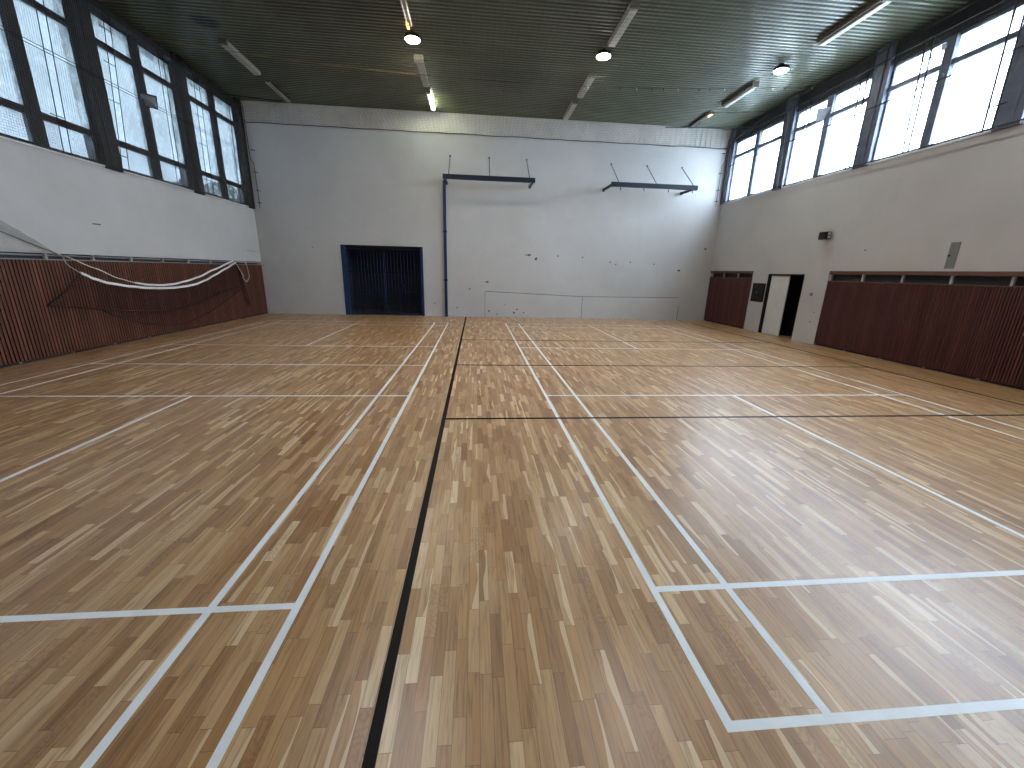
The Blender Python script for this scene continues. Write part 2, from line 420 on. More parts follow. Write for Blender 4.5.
# ------------------------------------------------------------------ windows: bays of two lights
COLS = [15.36, 12.46, 9.56, 6.66, 3.76, .86, -2.04]
COLSR = [15.36, 12.36, 9.41, 6.47, 3.53, .59, -2.06]
def window_bay(n, side, ya, yb):
    """ya>yb: clear opening between two columns"""
    L_ = side == 'l'
    s0, t0 = (SL, TL) if L_ else (SR, TR)
    xw = XL if L_ else XR; sg = -1 if L_ else 1     # outwards
    st = M['steel_l'] if L_ else M['steel_r']; gl = M['glass_l'] if L_ else M['glass_r']
    root = sempty(f'window_{n}', (xw + sg * .2, (ya + yb) / 2, s0))
    ox, oy, oz = root.location
    def B_(mb, x0, x1, y0, y1, z0, z1): mb.box(xw + sg * x0 - ox, xw + sg * x1 - ox, y0 - oy, y1 - oy, z0 - oz, z1 - oz)
    ym = (ya + yb) / 2 + (-.02 if L_ else 0)
    bars = [4.42, 6.36] if L_ else [6.2]
    f = MB(); e = .05
    B_(f, .05, .15, yb, ya, s0, s0 + .06); B_(f, .05, .15, yb, ya, t0 - .05, t0)
    B_(f, .05, .15, yb, yb + e, s0, t0); B_(f, .05, .15, ya - e, ya, s0, t0)
    f.build('window_frame', st, root, bevel=.006)
    f = MB(); B_(f, .0, .17, ym - .10, ym + .10, s0, t0); f.build('mullion', st, root, bevel=.008)
    for zb_ in bars:
        f = MB(); B_(f, .03, .16, yb, ya, zb_ - .055, zb_ + .055); f.build('transom', st, root, bevel=.006)
    f = MB(); B_(f, -.012, .07, yb, ya, s0 - .03, s0 + .012); f.build('window_sill', M['sill'], root, bevel=.006)
    zs = [s0] + bars + [t0]
    for a_, c_ in ((yb, ym), (ym, ya)):
        for q in range(len(zs) - 1):
            f = MB(); B_(f, .095, .102, a_ + .005, c_ - .005, zs[q] + .01, zs[q + 1] - .01); f.build('glass_pane', M['glass_l_clear'] if L_ and q == 0 else gl, root)
    return root
for side, n0 in (('l', 1), ('r', 7)):
    for k in range(6):
        hw = .21
        cs = COLS if side == 'l' else COLSR
        window_bay(n0 + k, side, cs[k] - hw, cs[k + 1] + hw)
    for k, yc in enumerate(COLS if side == 'l' else COLSR):
        b = MB(); hw = .215
        ya, yb = yc + hw, yc - hw
        if k == 0: ya = YF + .02
        if k == len(COLS) - 1: yb = YB - .02
        if side == 'l':
            b.box(XL - .30, XL + .05, yb, ya, SL - .06, ZC); b.box(XL + .05, XL + .075, yb + .12, ya - .12, SL - .06, ZC)
        else:
            b.box(XR - .05, XR + .30, yb, ya, SR - .03, ZC); b.box(XR - .075, XR - .05, yb + .12, ya - .12, SR - .03, ZC)
        struct(b.build(f'trim_{(4 if side == "l" else 12) + k}', M['steel_l'] if side == 'l' else M['steel_r'], bevel=.01))

# ------------------------------------------------------------------ slatted panelling
def panelling(name, label, x, sg, ya, yb, nsec, z0, z1, zt, mat, top_board):
    """front face at x, sg = direction into the wall; sections between ya (far) and yb"""
    t = thing(name, label, 'wall panelling', (x, (ya + yb) / 2, 0)); ox, oy, oz = t.location
    w = (ya - yb) / nsec
    bk = MB(); sl = MB()
    ns = 20 if top_board else 15; p = w / ns
    bk.box(sg * .028, sg * .05, -w / 2 + .002, w / 2 - .002, z0, z1 - .02)
    for k in range(ns):
        y = -w / 2 + p * (k + .5)
        sl.box(0, sg * .028, y - p * .34, y + p * .34, z0 + .005, z1 - .02)
    bk.m = 0
    first = None
    for k in range(nsec):
        yy = ya - w * (k + .5) - oy
        if first is None:
            o1 = sl.build('panel_section', mat, t, (0, yy, 0), bevel=.003)
            o2 = bk.build('backing_board', M['backing'], o1)
            cm = MB(); cm.box(-sg * .004, sg * .055, -w / 2, w / 2, z1 - .022, z1); o3 = cm.build('top_strip', M['cap_metal'] if not top_board else M['rail_wood'], o1, bevel=.003)
            kb = MB(); kb.box(sg * .03, sg * .05, -w / 2, w / 2, .0, z0); o4 = kb.build('kickboard', M['backing'], o1)
            first = (o1, o2, o3, o4)
        else:
            q = first[0].copy(); COL.objects.link(q); q.location = (0, yy, 0); q.parent = t
            for r in first[1:]:
                d = r.copy(); COL.objects.link(d); d.parent = q
    bm = MB(); bm.box(sg * .03, sg * .075, -.022, .022, z1 - .01, zt - (.08 if top_board else .006)); fm = MB(); fm.box(sg * .004, sg * .03, -.025, .025, 0, z0)
    b0 = f0 = None
    for k in range(nsec + 1):
        yy = ya - w * k - oy
        if k == 0: yy -= .03
        if k == nsec: yy += .03
        if b0 is None:
            b0 = bm.build('bracket', M['bracket'], t, (0, yy, 0)); f0 = fm.build('foot', M['lens'], t, (0, yy, 0))
        else:
            for s_ in (b0, f0):
                q = s_.copy(); COL.objects.link(q); q.location = (0, yy, 0); q.parent = t
    if top_board:
        r = MB(); r.box(-sg * .006, sg * .15, yb - oy, ya - oy, zt - .085, zt); r.build('top_board', M['rail_wood'], t, bevel=.004)
    else:
        r = MB(); r.tube([(sg * .10, yb - oy, (z1 + zt) / 2 + .015), (sg * .10, ya - oy, (z1 + zt) / 2 + .015)], .016, 8); r.build('pipe', M['bracket'], t)
    return t
panelling('slatted_panelling', 'long red-brown slatted timber panelling under the left wall windows, behind the hung net', XL, -1, YF - .003, YB + .003, 18, .045, 1.825, 1.93, M['slat'], False)
panelling('slatted_panelling', 'long maroon-brown slatted timber panelling on the right wall, nearer than the door', XR, 1, Q1 - .003, YB + .003, 12, .045, 1.79, 2.048, M['slat_dark'], True)
panelling('slatted_panelling', 'short maroon-brown slatted timber panelling in the far right corner beyond the door', XR, 1, YF - .003, P0 + .003, 3, .045, 1.81, 2.048, M['slat_dark'], True)

# ------------------------------------------------------------------ door on the right wall
door = sempty('door_1', (XR, (D0 + D1) / 2, 0)); oy = door.location.y
b = MB()
b.box(.0, .40, D1 - .11 - oy, D1 - oy, 0, DH); b.box(.0, .40, D0 - oy, D0 + .02 - oy, 0, DH); b.box(.0, .40, D0 - oy, D1 - oy, DH - .045, DH)
b.build('door_frame', M['black'], door, bevel=.004)
b = MB(); b.box(.05, .095, 11.13 - oy, D1 - .11 - oy, .012, DH - .05); o = b.build('door_leaf', M['white_door'], door, bevel=.006); o['label'] = 'white sliding door leaf standing half open'
# black board beside the door
t = thing('wall_board', 'small square black board on the white wall left of the door', 'board', (XR, 12.36, 1.02))
b = MB(); b.box(-.03, 0, -.31, .31, 0, .62); b.build('frame', M['black'], t, bevel=.006)
b = MB(); b.box(-.034, -.03, -.27, .27, .04, .58); b.build('panel', M['dark_plastic'], t)
b = MB(); b.tube([(-.034, 0.02, .31), (-.05, 0.02, .31)], .018, 10); b.build('knob', M['lens'], t)
# switch
t = thing('light_switch', 'small grey light switch on the white wall right of the door', 'switch', (XR, 10.08, 1.35))
b = MB(); b.box(-.012, 0, -.05, .05, 0, .09); b.build('plate', M['vent'], t, bevel=.004)
b = MB(); b.box(-.02, -.012, -.022, .022, .02, .07); b.build('rocker', M['lens'], t, bevel=.003)
# black wall lamp box
t = thing('wall_lamp', 'small black box lamp with a pale face high on the right wall above the door', 'lamp', (XR, 9.93, 2.985))
b = MB(); b.box(-.05, 0, -.06, .06, -.06, .06); b.build('bracket', M['dark_plastic'], t)
b = MB(); b.box(-.19, -.05, -.14, .13, -.10, .10); b.build('housing', M['dark_plastic'], t, bevel=.012)
b = MB(); b.box(-.185, -.055, -.155, -.14, -.09, .09); o = b.build('bezel', M['dark_plastic'], t, bevel=.004)
b = MB(); b.box(-.165, -.075, -.160, -.155, .01, .075); b.box(-.165, -.075, -.160, -.155, -.07, -.01); b.build('lens', M['grey_plastic'], t, bevel=.004)
# plate
t = thing('access_plate', 'tall narrow grey metal plate on the right wall above the long panelling', 'plate', (XR, 6.72, 2.10))
b = MB(); b.box(-.012, 0, -.088, .088, 0, .52); b.build('plate', M['vent'], t, bevel=.003)
b = MB(); b.box(-.02, -.012, .03, .075, .24, .275); b.build('latch', M['dark_plastic'], t, bevel=.003)

# ------------------------------------------------------------------ barred gate of the store room
t = thing('barred_gate', 'blue-framed double gate of dark vertical bars in the white far wall', 'gate', ((G0 + G1) / 2, YF, 0)); gx = t.location.x
FY = .02
b = MB(); b.box(G0 - gx, G0 + .17 - gx, -.012, .28, 0, GH); b.build('jamb', M['blue'], t, bevel=.006)
b = MB(); b.box(G1 - .10 - gx, G1 - gx, -.012, .28, 0, GH); b.build('jamb', M['blue'], t, bevel=.006)
b = MB(); b.box(G0 + .17 - gx, G1 - .10 - gx, .02, .28, GH - .12, GH); b.build('lintel_beam', M['black'], t, bevel=.006)
xa, xb = G0 + .19, G1 - .12; xm = (xa + xb) / 2 - .03
for (x0, x1, lab) in ((xa, xm - .01, None), (xm + .01, xb, None)):
    fr = MB(); yg0, yg1 = .14, .18
    zt_ = GH - .14
    for (u0, u1, w0, w1) in ((x0, x0 + .035, .03, zt_), (x1 - .035, x1, .03, zt_), (x0, x1, .03, .075), (x0, x1, zt_ - .04, zt_)):
        fr.box(u0 - gx, u1 - gx, yg0, yg1, w0, w1)
    leaf = fr.build('gate_leaf', M['gate_bar'], t, bevel=.003)
    for zz in (.92, 1.66):
        r = MB(); r.box(x0 - gx, x1 - gx, yg0 - .008, yg1, zz - .018, zz + .018); r.build('rail', M['blue'], leaf)
    k = 1; n = 11
    while k < n:
        xx = x0 + (x1 - x0) * k / n
        r = MB(); r.tube([(xx - gx, .16, .06), (xx - gx, .16, zt_ - .02)], .011, 8); r.build('bar', M['gate_bar'], leaf, smooth=True)
        k += 1
    if x0 > xa:
        r = MB()
        for zz in (.28, .45, .62): r.box(x0 - .06 - gx, x0 + .58 - gx, .125, .14, zz - .012, zz + .012)
        r.box(x0 + .56 - gx, x0 + .585 - gx, .125, .14, .05, .74); r.build('hatch_grille', M['gate_bar'], leaf)
        r = MB(); r.box(x0 + .62 - gx, x0 + .72 - gx, .10, .14, 1.12, 1.20); r.build('lock_box', M['gate_bar'], leaf, bevel=.004)

# ------------------------------------------------------------------ basketball backboard frames
def hoop_frame(x0, x1, rods, label, hooks):
    t = thing('backboard_frame', label, 'frame', ((x0 + x1) / 2, YF, 4.93)); gx = t.location.x
    b = MB(); b.box(x0 - gx, x1 - gx, -1.16, -1.04, -.075, .075); b.build('crossbar', M['navy'], t, bevel=.008)
    for x in (x0 + .05, x1 - .05):
        b = MB(); b.box(x - .035 - gx, x + .035 - gx, -1.05, -.012, -.04, .04); a = b.build('arm', M['navy'], t, bevel=.006)
        b = MB(); b.box(x - .05 - gx, x + .05 - gx, -.014, 0, -.06, .06); b.build('wall_plate', M['navy'], a, bevel=.003)
    for x in rods:
        b = MB(); b.tube([(x - gx, -1.10, .07), (x - gx, -.01, .90)], .014, 8); a = b.build('tie_rod', M['thin_rod'], t, smooth=True)
        b = MB(); b.box(x - .03 - gx, x + .03 - gx, -.012, 0, .88, .94); b.build('wall_plate', M['thin_rod'], a)
    for x in hooks:
        b = MB(); b.tube([(x - gx, -1.10, -.07), (x - gx, -1.10, -.15), (x - gx, -1.12, -.18), (x - gx, -1.15, -.17)], .014, 8); b.build('hook', M['navy'], t, smooth=True)
    return t
hoop_frame(-2.20, 1.03, (-2.0, -.57, .83), 'left dark steel backboard frame without a board, beside the blue wall post', ())
hoop_frame(3.80, 7.03, (4.07, 5.48, 6.88), 'right dark steel backboard frame without a board, with small hooks below', (4.15, 5.02, 5.95, 6.86))
t = thing('wall_post', 'tall thin blue steel post standing against the far wall right of the gate', 'post', (-2.23, YF, 0))
b = MB(); b.box(-.055, .055, -.11, 0, .0, 5.0); b.build('post', M['blue'], t, bevel=.008)
b = MB(); b.box(-.09, .09, -.13, 0, 0, .015); b.build('base_plate', M['blue'], t)
for zz in (1.4, 3.2):
    b = MB(); b.box(-.075, .075, -.115, 0, zz, zz + .05); b.build('clamp', M['navy'], t)

# ------------------------------------------------------------------ ceiling lights
ROWS = {'a': -7.25, 'b': -2.55, 'c': 2.16, 'd': 6.90}
def luminaire(x, y0, y1, kind, label, group='fluorescent ceiling lights'):
    t = thing('ceiling_light', label, 'ceiling light', (x, (y0 + y1) / 2, ZC), group); h = (y1 - y0) / 2
    if kind == 'box':
        b = MB(); b.box(-.095, .095, -h, h, -.075, 0); b.build('housing', M['lum'], t, bevel=.006)
        b = MB(); b.box(-.085, .085, -h + .07, h - .02, -.115, -.075); b.build('diffuser', M['lum'], t, bevel=.012)
        b = MB(); b.box(-.097, .097, -h - .012, -h + .06, -.10, 0); b.build('end_cap', M['lum_brown'], t, bevel=.005)
    elif kind == 'brown':
        b = MB(); b.box(-.10, .10, -h, h, -.10, 0); b.build('housing', M['lum_brown'], t, bevel=.006)
        b = MB(); b.box(-.03, .09, -h + .02, h - .02, -.14, -.10); b.build('diffuser', M['lum_diff'], t, bevel=.012)
        b = MB(); b.box(-.102, .102, -h - .01, -h + .07, -.13, 0); b.build('end_cap', M['lum_brown'], t, bevel=.005)
    else:
        b = MB(); b.box(-.055, .055, -h, h, -.05, 0); b.build('housing', M['lum_brown'], t, bevel=.005)
        mats = {'twin': (M['tube_off'], M['tube_off']), 'lit': (M['tube_off'], M['tube_lit']), 'orange': (M['tube_off'], M['tube_off'])}[kind]
        for sx, mm in ((-.045, mats[0]), (.05, mats[1])):
            b = MB(); b.tube([(sx, -h + .03, -.075), (sx, h - .03, -.075)], .016, 10); q = b.build('tube', mm, t, smooth=True)
            if mm is M['tube_lit']: q['label'] = 'lit white fluorescent tube'
        for yy in (-h + .02, h - .02):
            b = MB(); b.box(-.07, .07, yy - .015, yy + .015, -.095, -.03); b.build('lamp_holder', M['lum'] if kind != 'orange' else M['lum_brown'], t, bevel=.004)
        if kind == 'orange':
            b = MB(); b.tube([(.05, -h + .05, -.08), (.05, -h + .30, -.08)], .024, 10); b.build('glowing_end', M['tube_orange'], t, smooth=True)
    return t
luminaire(-7.34, 11.40, 13.10, 'box', 'unlit boxed fluorescent light nearest the left windows, longer of that row')
luminaire(-7.33, 13.66, 15.08, 'twin', 'unlit bare twin-tube light nearest the far left corner of the ceiling')
luminaire(-2.55, 8.40, 10.02, 'twin', 'unlit bare twin-tube light just in front of the warm round lamp')
luminaire(-2.55, 11.62, 13.14, 'box', 'unlit boxed fluorescent light between the warm round lamp and the lit tube')
luminaire(-2.54, 13.66, 15.02, 'lit', 'ceiling light with one lit greenish white tube above the gate')
luminaire(2.20, 8.66, 10.20, 'box', 'unlit boxed fluorescent light just in front of the white round lamp in mid ceiling')
luminaire(2.19, 11.76, 13.22, 'box', 'unlit boxed fluorescent light just behind the white round lamp in mid ceiling')
luminaire(2.14, 13.62, 15.18, 'box', 'unlit boxed fluorescent light of the middle row touching the far wall strip')
luminaire(6.93, 7.75, 9.40, 'brown', 'unlit brown-sided fluorescent light nearest the camera by the right windows')
luminaire(6.90, 11.62, 13.12, 'brown', 'unlit brown-sided fluorescent light just behind the round lamp by the right windows')
luminaire(6.87, 13.78, 15.23, 'orange', 'thin fluorescent light with an orange glowing end in the far right corner')
def round_lamp(x, y, mat, label):
    t = thing('round_lamp', label, 'lamp', (x, y, ZC))
    b = MB(); b.lathe([(.05, 0), (.07, -.03), (.14, -.06), (.20, -.09), (.215, -.13), (.215, -.155), (.195, -.16)][::-1], (0, 0, 0)); b.v = [(x * .9, y * .9, z) for x, y, z in b.v]; b.build('housing', M['dark_plastic'], t, smooth=True)
    b = MB(); b.lathe([(.06, -.185), (.13, -.18), (.18, -.168), (.192, -.156)], (0, 0, 0)); b.v = [(x * .9, y * .9, z) for x, y, z in b.v]; b.build('lamp_lens', mat, t, smooth=True)
    b = MB(); b.tube([(0, 0, 0), (0, 0, -.05)], .03, 10); b.build('stem', M['dark_plastic'], t)
round_lamp(-2.55, 10.42, M['lamp_warm'], 'round lamp glowing warm white, left of the three on the ceiling')
round_lamp(2.12, 10.53, M['lamp_cool'], 'round lamp glowing cool white in the middle of the ceiling')
round_lamp(6.88, 10.57, M['lamp_dull'], 'round lamp glowing dull white by the right windows')
for x_, w_ in ((-2.55, 'left'), (2.12, 'middle'), (6.88, 'right')):  # extra lamp row out of view, added to lift the near floor
    round_lamp(x_, 4.7, M['lamp_cool'], f'added unseen round lamp brightening the near floor from the ceiling, {w_} of its row')
t = thing('junction_box', 'small cream junction box on the ceiling behind the warm round lamp', 'box', (-2.55, 11.52, ZC))
b = MB(); b.box(-.12, .12, -.07, .07, -.13, 0); b.build('housing', plain('cream_box', (.50, .47, .34), .5), t, bevel=.008)
b = MB(); b.box(-.10, .10, -.055, .055, -.138, -.13); b.build('cover', M['lum_diff'], t, bevel=.003)
t = thing('cable_clip', 'small self-glowing orange connector on the ceiling in front of the warm round lamp', 'connector', (-2.60, 10.06, ZC))
b = MB(); b.box(-.03, .03, -.10, .10, -.09, 0); b.build('body', emit('orange_glow', (1, .5, .15), .9), t, bevel=.01)  # connector body given an orange glow of its own, though no lamp
b = MB(); b.tube([(0, .10, -.05), (.01, .12, -.04), (.02, .15, -.03)], .01, 6); b.build('lead', M['cord'], t)

# ------------------------------------------------------------------ floodlights on the window mullions
def floodlight(loc, sg, label, face):
    t = thing('floodlight', label, 'floodlight', loc)
    n = Vector((-sg * .62, -.70, -.36)).normalized(); r = n.cross(Vector((0, 0, 1))).normalized(); u = r.cross(n)
    c0 = Vector((-sg * .10, -.12, 0))
    def pt(mb): mb.v = [tuple(c0 + r * v[0] + u * v[1] + n * v[2]) for v in mb.v]
    b = MB(); b.tube([(0, 0, 0), (-sg * .06, -.05, 0), tuple(c0 - n * .05)], .022, 8); b.build('bracket', M['dark_plastic'], t)
    b = MB(); b.box(-.17, .17, -.145, .145, -.03, .03); pt(b); b.build('housing', M['dark_plastic'] if face is M['lens'] else M['lens_r'], t, bevel=.01)
    b = MB(); b.box(-.14, .14, -.115, .115, .030, .036); pt(b); b.build('lens', face, t)
    b = MB(); b.box(-.11, .11, -.10, .10, -.055, -.03); pt(b); b.build('heat_sink', M['dark_plastic'], t, bevel=.006)
floodlight((XL - .05, 11.12, 5.63), -1, 'small square black floodlight on the left window mullion', M['lens'])
floodlight((XR + .05, 11.08, 6.28), 1, 'small square grey floodlight on the right window mullion', M['lens_r'])

t = thing('sensor', 'small white sensor high on a dark mullion of the right windows', 'sensor', (XR, 8.03, 6.55))
b = MB(); b.box(-.06, 0, -.035, .035, -.045, .045); b.build('body', M['sill'], t, bevel=.01)
b = MB(); b.lathe([(.015, -.065), (.022, -.058), (.024, -.044)], (-.03, 0, 0), 14); b.build('lens', M['lum_diff'], t, smooth=True)

# ------------------------------------------------------------------ safety netting
XM = (XL + XR) / 2; HX = (XR - XL) / 2 - .12
def net_z(x, y):
    u = (x - XM) / HX
    zz = 7.06 - .40 * (1 - u * u)
    if y > 12.8:
        s = min(1, (y - 12.8) / (YF - .06 - 12.8)); s = s * s
        zz = zz * (1 - s) + 6.555 * s
    return zz
def strand(mb, pts, r):
    mb.tube(pts, r, 3, False)
t = thing('ceiling_net', 'wide green safety net sagging below the whole ceiling', 'net', (XM, 6, 6.7))
off = Vector(t.location)
NY0, NY1 = 2.0, YF - .06; NX0, NX1 = XL + .12, XR - .12
b = MB(); CELL = .13; R = .0017
nx = int((NX1 - NX0) / CELL); ny = int((NY1 - NY0) / CELL)
for i in range(nx + 1):
    x = NX0 + (NX1 - NX0) * i / nx
    strand(b, [Vector((x, y, net_z(x, y))) - off for y in (NY0, 12.8, 13.4, 14.0, 14.6, 15.0, NY1)], R)
for j in range(ny + 1):
    y = NY0 + (NY1 - NY0) * j / ny
    strand(b, [Vector((x, y, net_z(x, y))) - off for x in [NX0 + (NX1 - NX0) * k / 16 for k in range(17)]], R)
b.build('netting', M['net'], t)
def xrope(y, r, x0=NX0, x1=NX1, dz=0, wob=0., seed=1):
    rs = random.Random(seed)
    return [Vector((x0 + (x1 - x0) * k / 40, y, net_z(x0 + (x1 - x0) * k / 40, y) + dz + rs.uniform(-wob, wob))) - off for k in range(41)]
b = MB(); b.tube(xrope(YF - .06, .01, wob=.012), .012, 6); b.build('edge_rope', M['cord'], t)
b = MB(); b.tube(xrope(11.3, .01, NX0, -2.6), .007, 6); o = b.build('seam_rope', M['orange_rope'], t); o['label'] = 'yellow brown rope seam'
b = MB(); b.tube(xrope(11.3, .01, -2.6, NX1), .006, 6); b.build('seam_rope', M['cord'], t)
b = MB(); b.tube(xrope(14.25, .01, 5.5, NX1, .03), .014, 6); b.tube(xrope(13.2, .01, 6.2, NX1, .03), .012, 6); b.tube(xrope(14.2, .01, NX0, -7.2, .03), .016, 6); b.build('stay_rope', M['cord'], t)
for sgn, xx in ((-1, NX0), (1, NX1)):
    b = MB(); b.tube([Vector((xx, y, net_z(xx, y))) - off for y in (NY0, 6, 10, 12.8, 13.4, 14.0, 14.6, 15.0, NY1)], .012, 6); b.build('edge_rope', M['cord'], t)
rs = random.Random(3)
for k in range(16):
    x = 2.0 + k * .43 + rs.uniform(-.1, .1); zz = net_z(x, 11.3)
    b = MB(); b.tube([Vector((x, 11.3, zz)) - off, Vector((x + .02, 11.31, zz - .05)) - off], .012, 6); b.build('tie', M['lum'] if k % 3 == 0 else M['cord'], t)

def side_net(name, label, x, gaps, y_near, y_far, zb, zt, zg, gapw, cell, r, mat, rungs, rc=.0085):
    t = thing(name, label, 'net', (x, (y_near + y_far) / 2, zb)); off = Vector(t.location)
    # vertical splits, each a slanting gap (top0, top1, bottom0, bottom1)
    edges = [(y_near, y_near)] + [e for g in gaps for e in ((g[0], g[2]), (g[1], g[3]))] + [(y_far, y_far)]
    def ye(e, z): return e[1] + (e[0] - e[1]) * (z - zb) / (zt - zb)
    for k in range(0, len(edges), 2):
        e0, e1 = edges[k], edges[k + 1]
        for (za, zc) in ((zb, zg - gapw / 2), (zg + gapw / 2, zt)):
            b = MB()
            n = max(2, int((ye(e1, za) - ye(e0, za)) / cell)); m = max(2, int((zc - za) / cell))
            for i in range(n + 1):
                f = i / n
                p = [Vector((x, ye(e0, z) + (ye(e1, z) - ye(e0, z)) * f, z)) - off for z in (za, zc)]; strand(b, p, r)
            for j in range(m + 1):
                z = za + (zc - za) * j / m
                strand(b, [Vector((x, ye(e0, z), z)) - off, Vector((x, ye(e1, z), z)) - off], r * 1.15)
            b.build('net_panel', mat, t)
    for e in edges:
        b = MB(); b.tube([Vector((x, ye(e, zb), zb)) - off, Vector((x, ye(e, zt), zt)) - off], rc, 6); b.build('edge_cord', M['cord'], t)
    for z in (zg - gapw / 2, zg + gapw / 2, zb, zt):
        if gapw == 0 and z == zg + gapw / 2 and z != zb and z != zt and t.get('done'): continue
        if z == zg: t['done'] = 1
        b = MB(); b.tube([Vector((x, y_near, z)) - off, Vector((x, y_far, z)) - off], rc * .9, 6); b.build('edge_cord', M['cord'], t)
    if 'done' in t: del t['done']
    for (gi, z) in rungs:
        g = gaps[gi]; a_ = ye((g[0], g[2]), z); c_ = ye((g[1], g[3]), z)
        b = MB(); b.tube([Vector((x, a_ - .12, z)) - off, Vector((x, c_, z)) - off], rc, 6); b.build('tie', M['cord'], t)
    return t
S = .985
def cv(y): return (y + 1.138) * S - 1.138
lg = [tuple(cv(v) for v in g) for g in ((8.62, 8.80, 8.42, 8.58), (10.15, 10.32, 9.79, 9.98), (11.70, 11.88, 11.58, 11.74), (13.05, 13.28, 12.88, 13.14), (14.75, 14.94, 14.63, 14.81))]
tl = side_net('side_net', 'grey safety net hung in front of the left windows', XL + .14, lg, 4.2, 15.12, 3.80, 6.95, 5.54, .055, .045, .0017, M['net_side'],
         [(1, 6.62), (1, 5.95), (1, 5.2), (1, 4.1), (3, 6.6), (3, 5.9), (3, 5.15), (3, 4.2), (2, 4.25), (0, 4.45), (4, 4.5)])
tr_ = side_net('side_net', 'safety net hung in front of the bright right windows', XR - .14, [(6.64, 6.82, 6.60, 6.75), (8.19, 8.35, 8.13, 8.25), (9.66, 9.84, 9.60, 9.73), (11.4, 11.55, 11.35, 11.48), (12.3, 12.45, 12.2, 12.35), (13.9, 14.0, 13.85, 13.95)],
         3.4, 15.15, 4.62, 6.80, 5.87, 0., .10, .0016, M['net_side'], [(0, 5.0), (1, 6.4), (2, 5.1), (3, 6.3)], .017)
for tt, xx, sg in ((tl, XL, 1), (tr_, XR, -1)):     # cord and hooks along the far corner
    off = Vector(tt.location); zb, zt = (3.8, 7.05) if sg > 0 else (4.5, 6.9)
    b = MB(); b.tube([Vector((xx + sg * .10, YF - .05, zt)) - off, Vector((xx + sg * .13, YF - .05, zb + 1.6)) - off, Vector((xx + sg * .22, YF - .05, zb + 1.5)) - off, Vector((xx + sg * .24, YF - .05, zb)) - off], .011, 6); b.build('edge_cord', M['cord'], tt)
    for z in (zb + .2, zb + 1.2, zb + 1.9, zb + .6):
        b = MB(); b.tube([Vector((xx + sg * .2, YF - .005, z)) - off, Vector((xx + sg * .2, YF - .08, z)) - off, Vector((xx + sg * .34, YF - .09, z - .03)) - off], .012, 6); b.build('hook', M['cord'], tt)

# ------------------------------------------------------------------ badminton net hung along the left panelling
def interp(tab, y):
    for (a, za), (c_, zc) in zip(tab[:-1], tab[1:]):
        if a <= y <= c_:
            f = (y - a) / (c_ - a); f = f * f * (3 - 2 * f) * .35 + f * .65
            return za + (zc - za) * f
    return tab[0][1] if y < tab[0][0] else tab[-1][1]
NXL = XL + .10
t = thing('badminton_net', 'dark badminton net with white tapes draped along the left panelling', 'net', (NXL, 10.8, 1.0)); off = Vector(t.location)
up = [(7.79, 1.89), (8.37, 1.669), (8.92, 1.445), (9.31, 1.345), (9.74, 1.28), (10.2, 1.255), (10.6, 1.27), (11.1, 1.335), (11.65, 1.437), (12.4, 1.640), (13.37, 1.885), (13.5, 1.92)]
lo = [(8.03, 1.57), (8.30, 1.447), (8.59, 1.357), (9.15, 1.265), (9.66, 1.208), (10.1, 1.185), (10.57, 1.178), (11.0, 1.20), (11.4, 1.24), (11.9, 1.345), (12.36, 1.487), (13.0, 1.68), (13.58, 1.87)]
b1 = [(7.2, .985), (7.43, .963), (8.48, .80), (9.0, .72), (9.57, .655), (10.1, .62), (10.6, .625), (11.45, .726), (12.1, .86), (12.74, .99), (13.3, 1.06), (13.79, 1.09)]
b2 = [(8.34, .80), (8.6, .66), (8.94, .518), (9.4, .39), (9.8, .304), (10.2, .235), (10.68, .215), (11.2, .28), (11.82, .40), (12.4, .56), (12.94, .73), (13.65, .979)]
def curve(tab, y0, y1, n, dx=0): return [Vector((NXL + dx, y0 + (y1 - y0) * k / n, interp(tab, y0 + (y1 - y0) * k / n))) - off for k in range(n + 1)]
def tape(mb, tab, y0, y1, w, dx, n=50):
    top = curve(tab, y0, y1, n, dx); i0 = len(mb.v)
    for k, p in enumerate(top):
        for (ddx, dz) in ((-.006, w / 2), (.006, w / 2), (.012, 0), (.006, -w / 2), (-.006, -w / 2)):
            mb.v.append((p.x + ddx, p.y, p.z + dz))
    for k in range(n):
        for j in range(5):
            a_, c_ = i0 + k * 5 + j, i0 + k * 5 + (j + 1) % 5
            mb.f.append((a_, c_, c_ + 5, a_ + 5)); mb.mi.append(0)
    mb.f.append(tuple(i0 + j for j in range(5))); mb.mi.append(0); mb.f.append(tuple(i0 + n * 5 + j for j in reversed(range(5)))); mb.mi.append(0)
b = MB(); tape(b, lo, 8.03, 13.58, .054, .015); o = b.build('tape', M['tape'], t); o['label'] = 'lower white tape'
b = MB(); tape(b, up, 9.35, 13.5, .05, -.015); o = b.build('tape', M['tape'], t); o['label'] = 'upper white tape'
b = MB(); b.tube(curve(up, 7.79, 9.40, 24, 0), .012, 6); b.build('rope', M['net_rope'], t, smooth=True)
b = MB(); b.tube([Vector((NXL, 7.76, 1.875)) - off, Vector((NXL, 7.79, 1.76)) - off, Vector((NXL, 7.84, 1.70)) - off, Vector((NXL, 8.05, 1.56)) - off], .009, 6); o = b.build('rope', M['bracket'], t, smooth=True)
